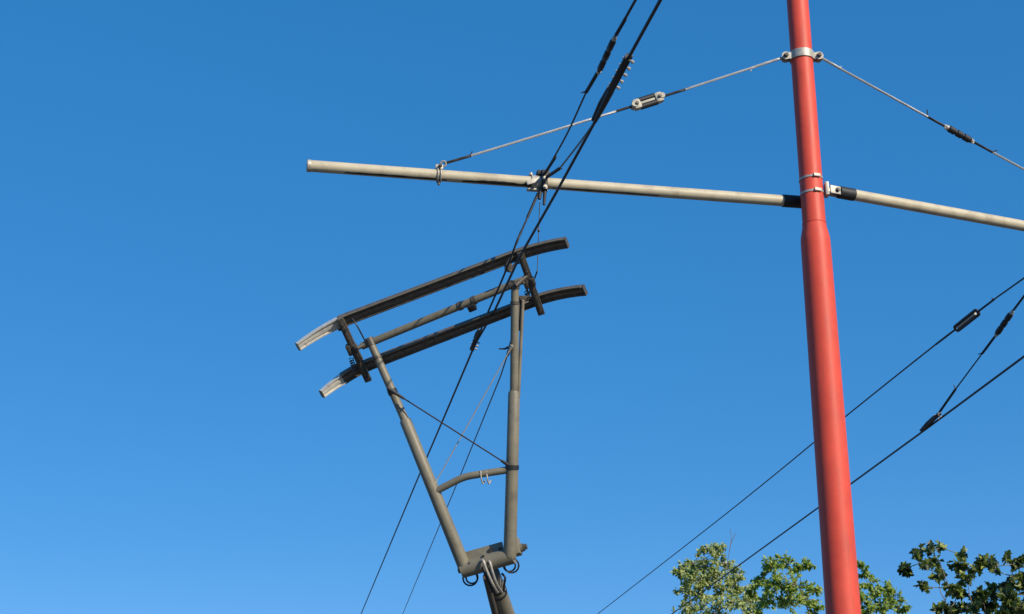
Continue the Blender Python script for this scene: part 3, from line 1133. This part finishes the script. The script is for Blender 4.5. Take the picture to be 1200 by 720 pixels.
def tree(name, base, trunk_r, clumps, leafm, label, L, W, kind, per, limbs, bare=(), spread=(.8, .6), limb_min=.008):
    """clumps: [(centre, radius, count of sprigs)]; every clump hangs on a limb that leaves the trunk"""
    o = thing(name, base, label, 'tree', 'trees behind the wires')
    tb = B()
    top = limbs
    zt = top.z
    trunk = catmull([base, base.lerp(top, .35) + Vector((.12, .05, 0)), base.lerp(top, .7) + Vector((-.08, -.05, 0)), top], 6)
    n = len(trunk)
    tube(tb, trunk, [trunk_r * (1 - .62 * i / (n - 1)) for i in range(n)], 12)
    lb = B()
    nodes = [(p, trunk_r * .30 * (1 - .5 * i / n)) for i, p in enumerate(trunk) if i > n * .45]
    for c, r, cnt in sorted(clumps, key=lambda q: (q[0] - top).length):
        # each clump hangs on a limb that springs from the nearest wood already grown
        st, rs_ = min(nodes, key=lambda q: (q[0] - c).length + .35 * max(0, q[0].z - c.z + .1) - q[1] * 6)
        ln = (c - st).length
        mid = st.lerp(c, .5) + rnd_dir() * .10 * ln - Vector((0, 0, .08 * ln))
        lm = catmull([st, mid, c], 6)
        r0 = max(limb_min, rs_ * .62)
        tube(tb, lm, [r0 * (1 - .5 * i / (len(lm) - 1)) for i in range(len(lm))], 7)
        nodes.append((c, r0 * .5))
        nodes.append((mid, r0 * .75))
        for _ in range(cnt):
            v = rnd_dir() * (random.random() ** .38) * r
            v = Vector((v.x, v.y, v.z * .85))
            tip = c + v
            a = c + v * .15 - Vector((0, 0, .08 * r))
            tw = [a, a.lerp(tip, .5) + rnd_dir() * .03, tip]
            tube(tb, tw, [.007, .005, .003], 5)
            axis = (tip - a).normalized()
            for j in range(per):
                s = random.uniform(.25, 1.12)
                p = a.lerp(tip, s) + rnd_dir() * L * .35
                d = (axis * .7 + rnd_dir() + Vector((0, 0, -.15))).normalized()
                nr = (Vector((0, 0, 1)) * spread[0] * .6 + rnd_dir() * spread[1] + sdir * (1.15 if kind == 'oval' else .25)).normalized()
                q = random.uniform(.65, 1.15)
                leaf_blade(lb, p, d, nr, L * q, W * q, kind)
    for pts in bare:
        tube(tb, catmull(pts, 4), [.009] + [.005] * (len(catmull(pts, 4)) - 2) + [.003], 5)
    obj('trunk', tb, M['bark'], o)
    obj('crown', lb, M[leafm], o, sharp=0)
    return o


def cl_px(lst, d, jit, dens):
    out = []
    for px, py, rp in lst:
        r = rp * d / F * 1.12
        out.append((dep(px, py, d + random.uniform(-jit, jit)), r, max(3, int(dens * rp))))
    return out


# pale tree, left
D1 = 26.0
c1 = cl_px([(800, 668, 13), (815, 660, 15), (835, 650, 12), (843, 640, 7), (822, 678, 18), (840, 672, 16), (802, 690, 13), (822, 695, 17), (845, 690, 17), (862, 672, 13), (815, 712, 17), (840, 716, 18), (862, 706, 14), (868, 690, 10), (795, 672, 7), (828, 642, 6), (850, 660, 10), (856, 686, 13), (830, 664, 13), (872, 705, 12), (810, 676, 12)], D1, .9, 1.05)
for _ in range(34):
    c1.append((dep(random.uniform(785, 905), random.uniform(730, 850), D1 + random.uniform(-1.3, 1.3)), random.uniform(.3, .5), 8))
b1_ = dep(858, 760, D1); b1_ = Vector((b1_.x, b1_.y, 0))
tree('leafy_tree', b1_, .16, c1, 'leaf_pale', 'sparse pale leaved tree left of the red pole with a bare twig on top',   .074, .044, 'oval', 17, dep(862, 738, D1),
     bare=([dep(851, 668, D1), dep(855, 645, D1), dep(858, 634, D1), dep(863, 624, D1)], [dep(855, 645, D1), dep(857, 632, D1), dep(856, 620, D1)]))

# greener tree, behind the pole
D2 = 28.0
c2 = cl_px([(905, 664, 13), (922, 658, 14), (938, 664, 11), (948, 662, 8), (893, 678, 14), (912, 682, 20), (932, 684, 18), (895, 700, 18), (918, 706, 22), (942, 702, 16), (955, 690, 9), (880, 692, 11), (885, 714, 16), (955, 714, 12), (975, 680, 14), (980, 705, 16),
            (1012, 670, 10), (1018, 684, 13), (1010, 704, 14), (1030, 694, 13), (1042, 690, 10), (1050, 702, 11), (1034, 712, 15), (1056, 714, 10), (1016, 718, 13), (1005, 662, 7)], D2, .8, .95)
for _ in range(46):
    c2.append((dep(random.uniform(868, 1068), random.uniform(730, 850), D2 + random.uniform(-1.5, 1.5)), random.uniform(.35, .55), 8))
b2_ = dep(962, 760, D2); b2_ = Vector((b2_.x, b2_.y, 0))
tree('leafy_tree', b2_, .2, c2, 'leaf_green', 'bushy fresh green tree growing straight behind the red pole',   .074, .044, 'oval', 23, dep(960, 738, D2))

# dark tree with shade put into its leaf colour, right, nearer
D3 = 15.5
spr = [(1075, 644, 7, 3), (1074, 653, 6, 3), (1058, 667, 9, 6), (1082, 666, 8, 4), (1084, 688, 7, 4), (1100, 672, 9, 5), (1101, 657, 6, 3), (1091, 646, 7, 3), (1103, 641, 5, 2), (1128, 650, 6, 3), (1126, 662, 10, 6), (1142, 664, 9, 4), (1154, 660, 10, 7), (1166, 664, 6, 3),
       (1134, 682, 10, 6), (1113, 690, 10, 6), (1122, 696, 9, 5), (1180, 652, 6, 3), (1192, 656, 9, 5), (1204, 650, 10, 5), (1190, 664, 6, 2), (1198, 684, 13, 10), (1182, 686, 12, 9), (1168, 692, 11, 8), (1150, 698, 11, 7), (1185, 703, 14, 12), (1204, 706, 14, 12), (1160, 708, 12, 9), (1140, 710, 11, 7), (1122, 712, 11, 7), (1106, 716, 10, 6), (1170, 720, 14, 11), (1195, 722, 14, 11), (1145, 722, 12, 9)]
c3 = [(dep(a, b, D3 + random.uniform(-.35, .35)), r * 1.0 * D3 / F, max(2, int(n * .85))) for a, b, r, n in spr]
for _ in range(46):
    c3.append((dep(random.uniform(1105, 1420), random.uniform(735, 850), D3 + random.uniform(-1.3, 1.3)), random.uniform(.15, .32), 10))
for _ in range(30):
    c3.append((dep(random.uniform(1212, 1420), random.uniform(650, 730), D3 + random.uniform(-1, 1.2)), random.uniform(.15, .3), 9))
b3_ = dep(1270, 800, D3); b3_ = Vector((b3_.x, b3_.y, 0))
tree('plane_tree', b3_, .17, c3, 'leaf_shaded_dark', 'tree with lobed leaves coloured dark for shade on reaching sprigs at the right edge',   .078, .070, 'star', 8, dep(1240, 740, D3), spread=(.7, .9), limb_min=.006)
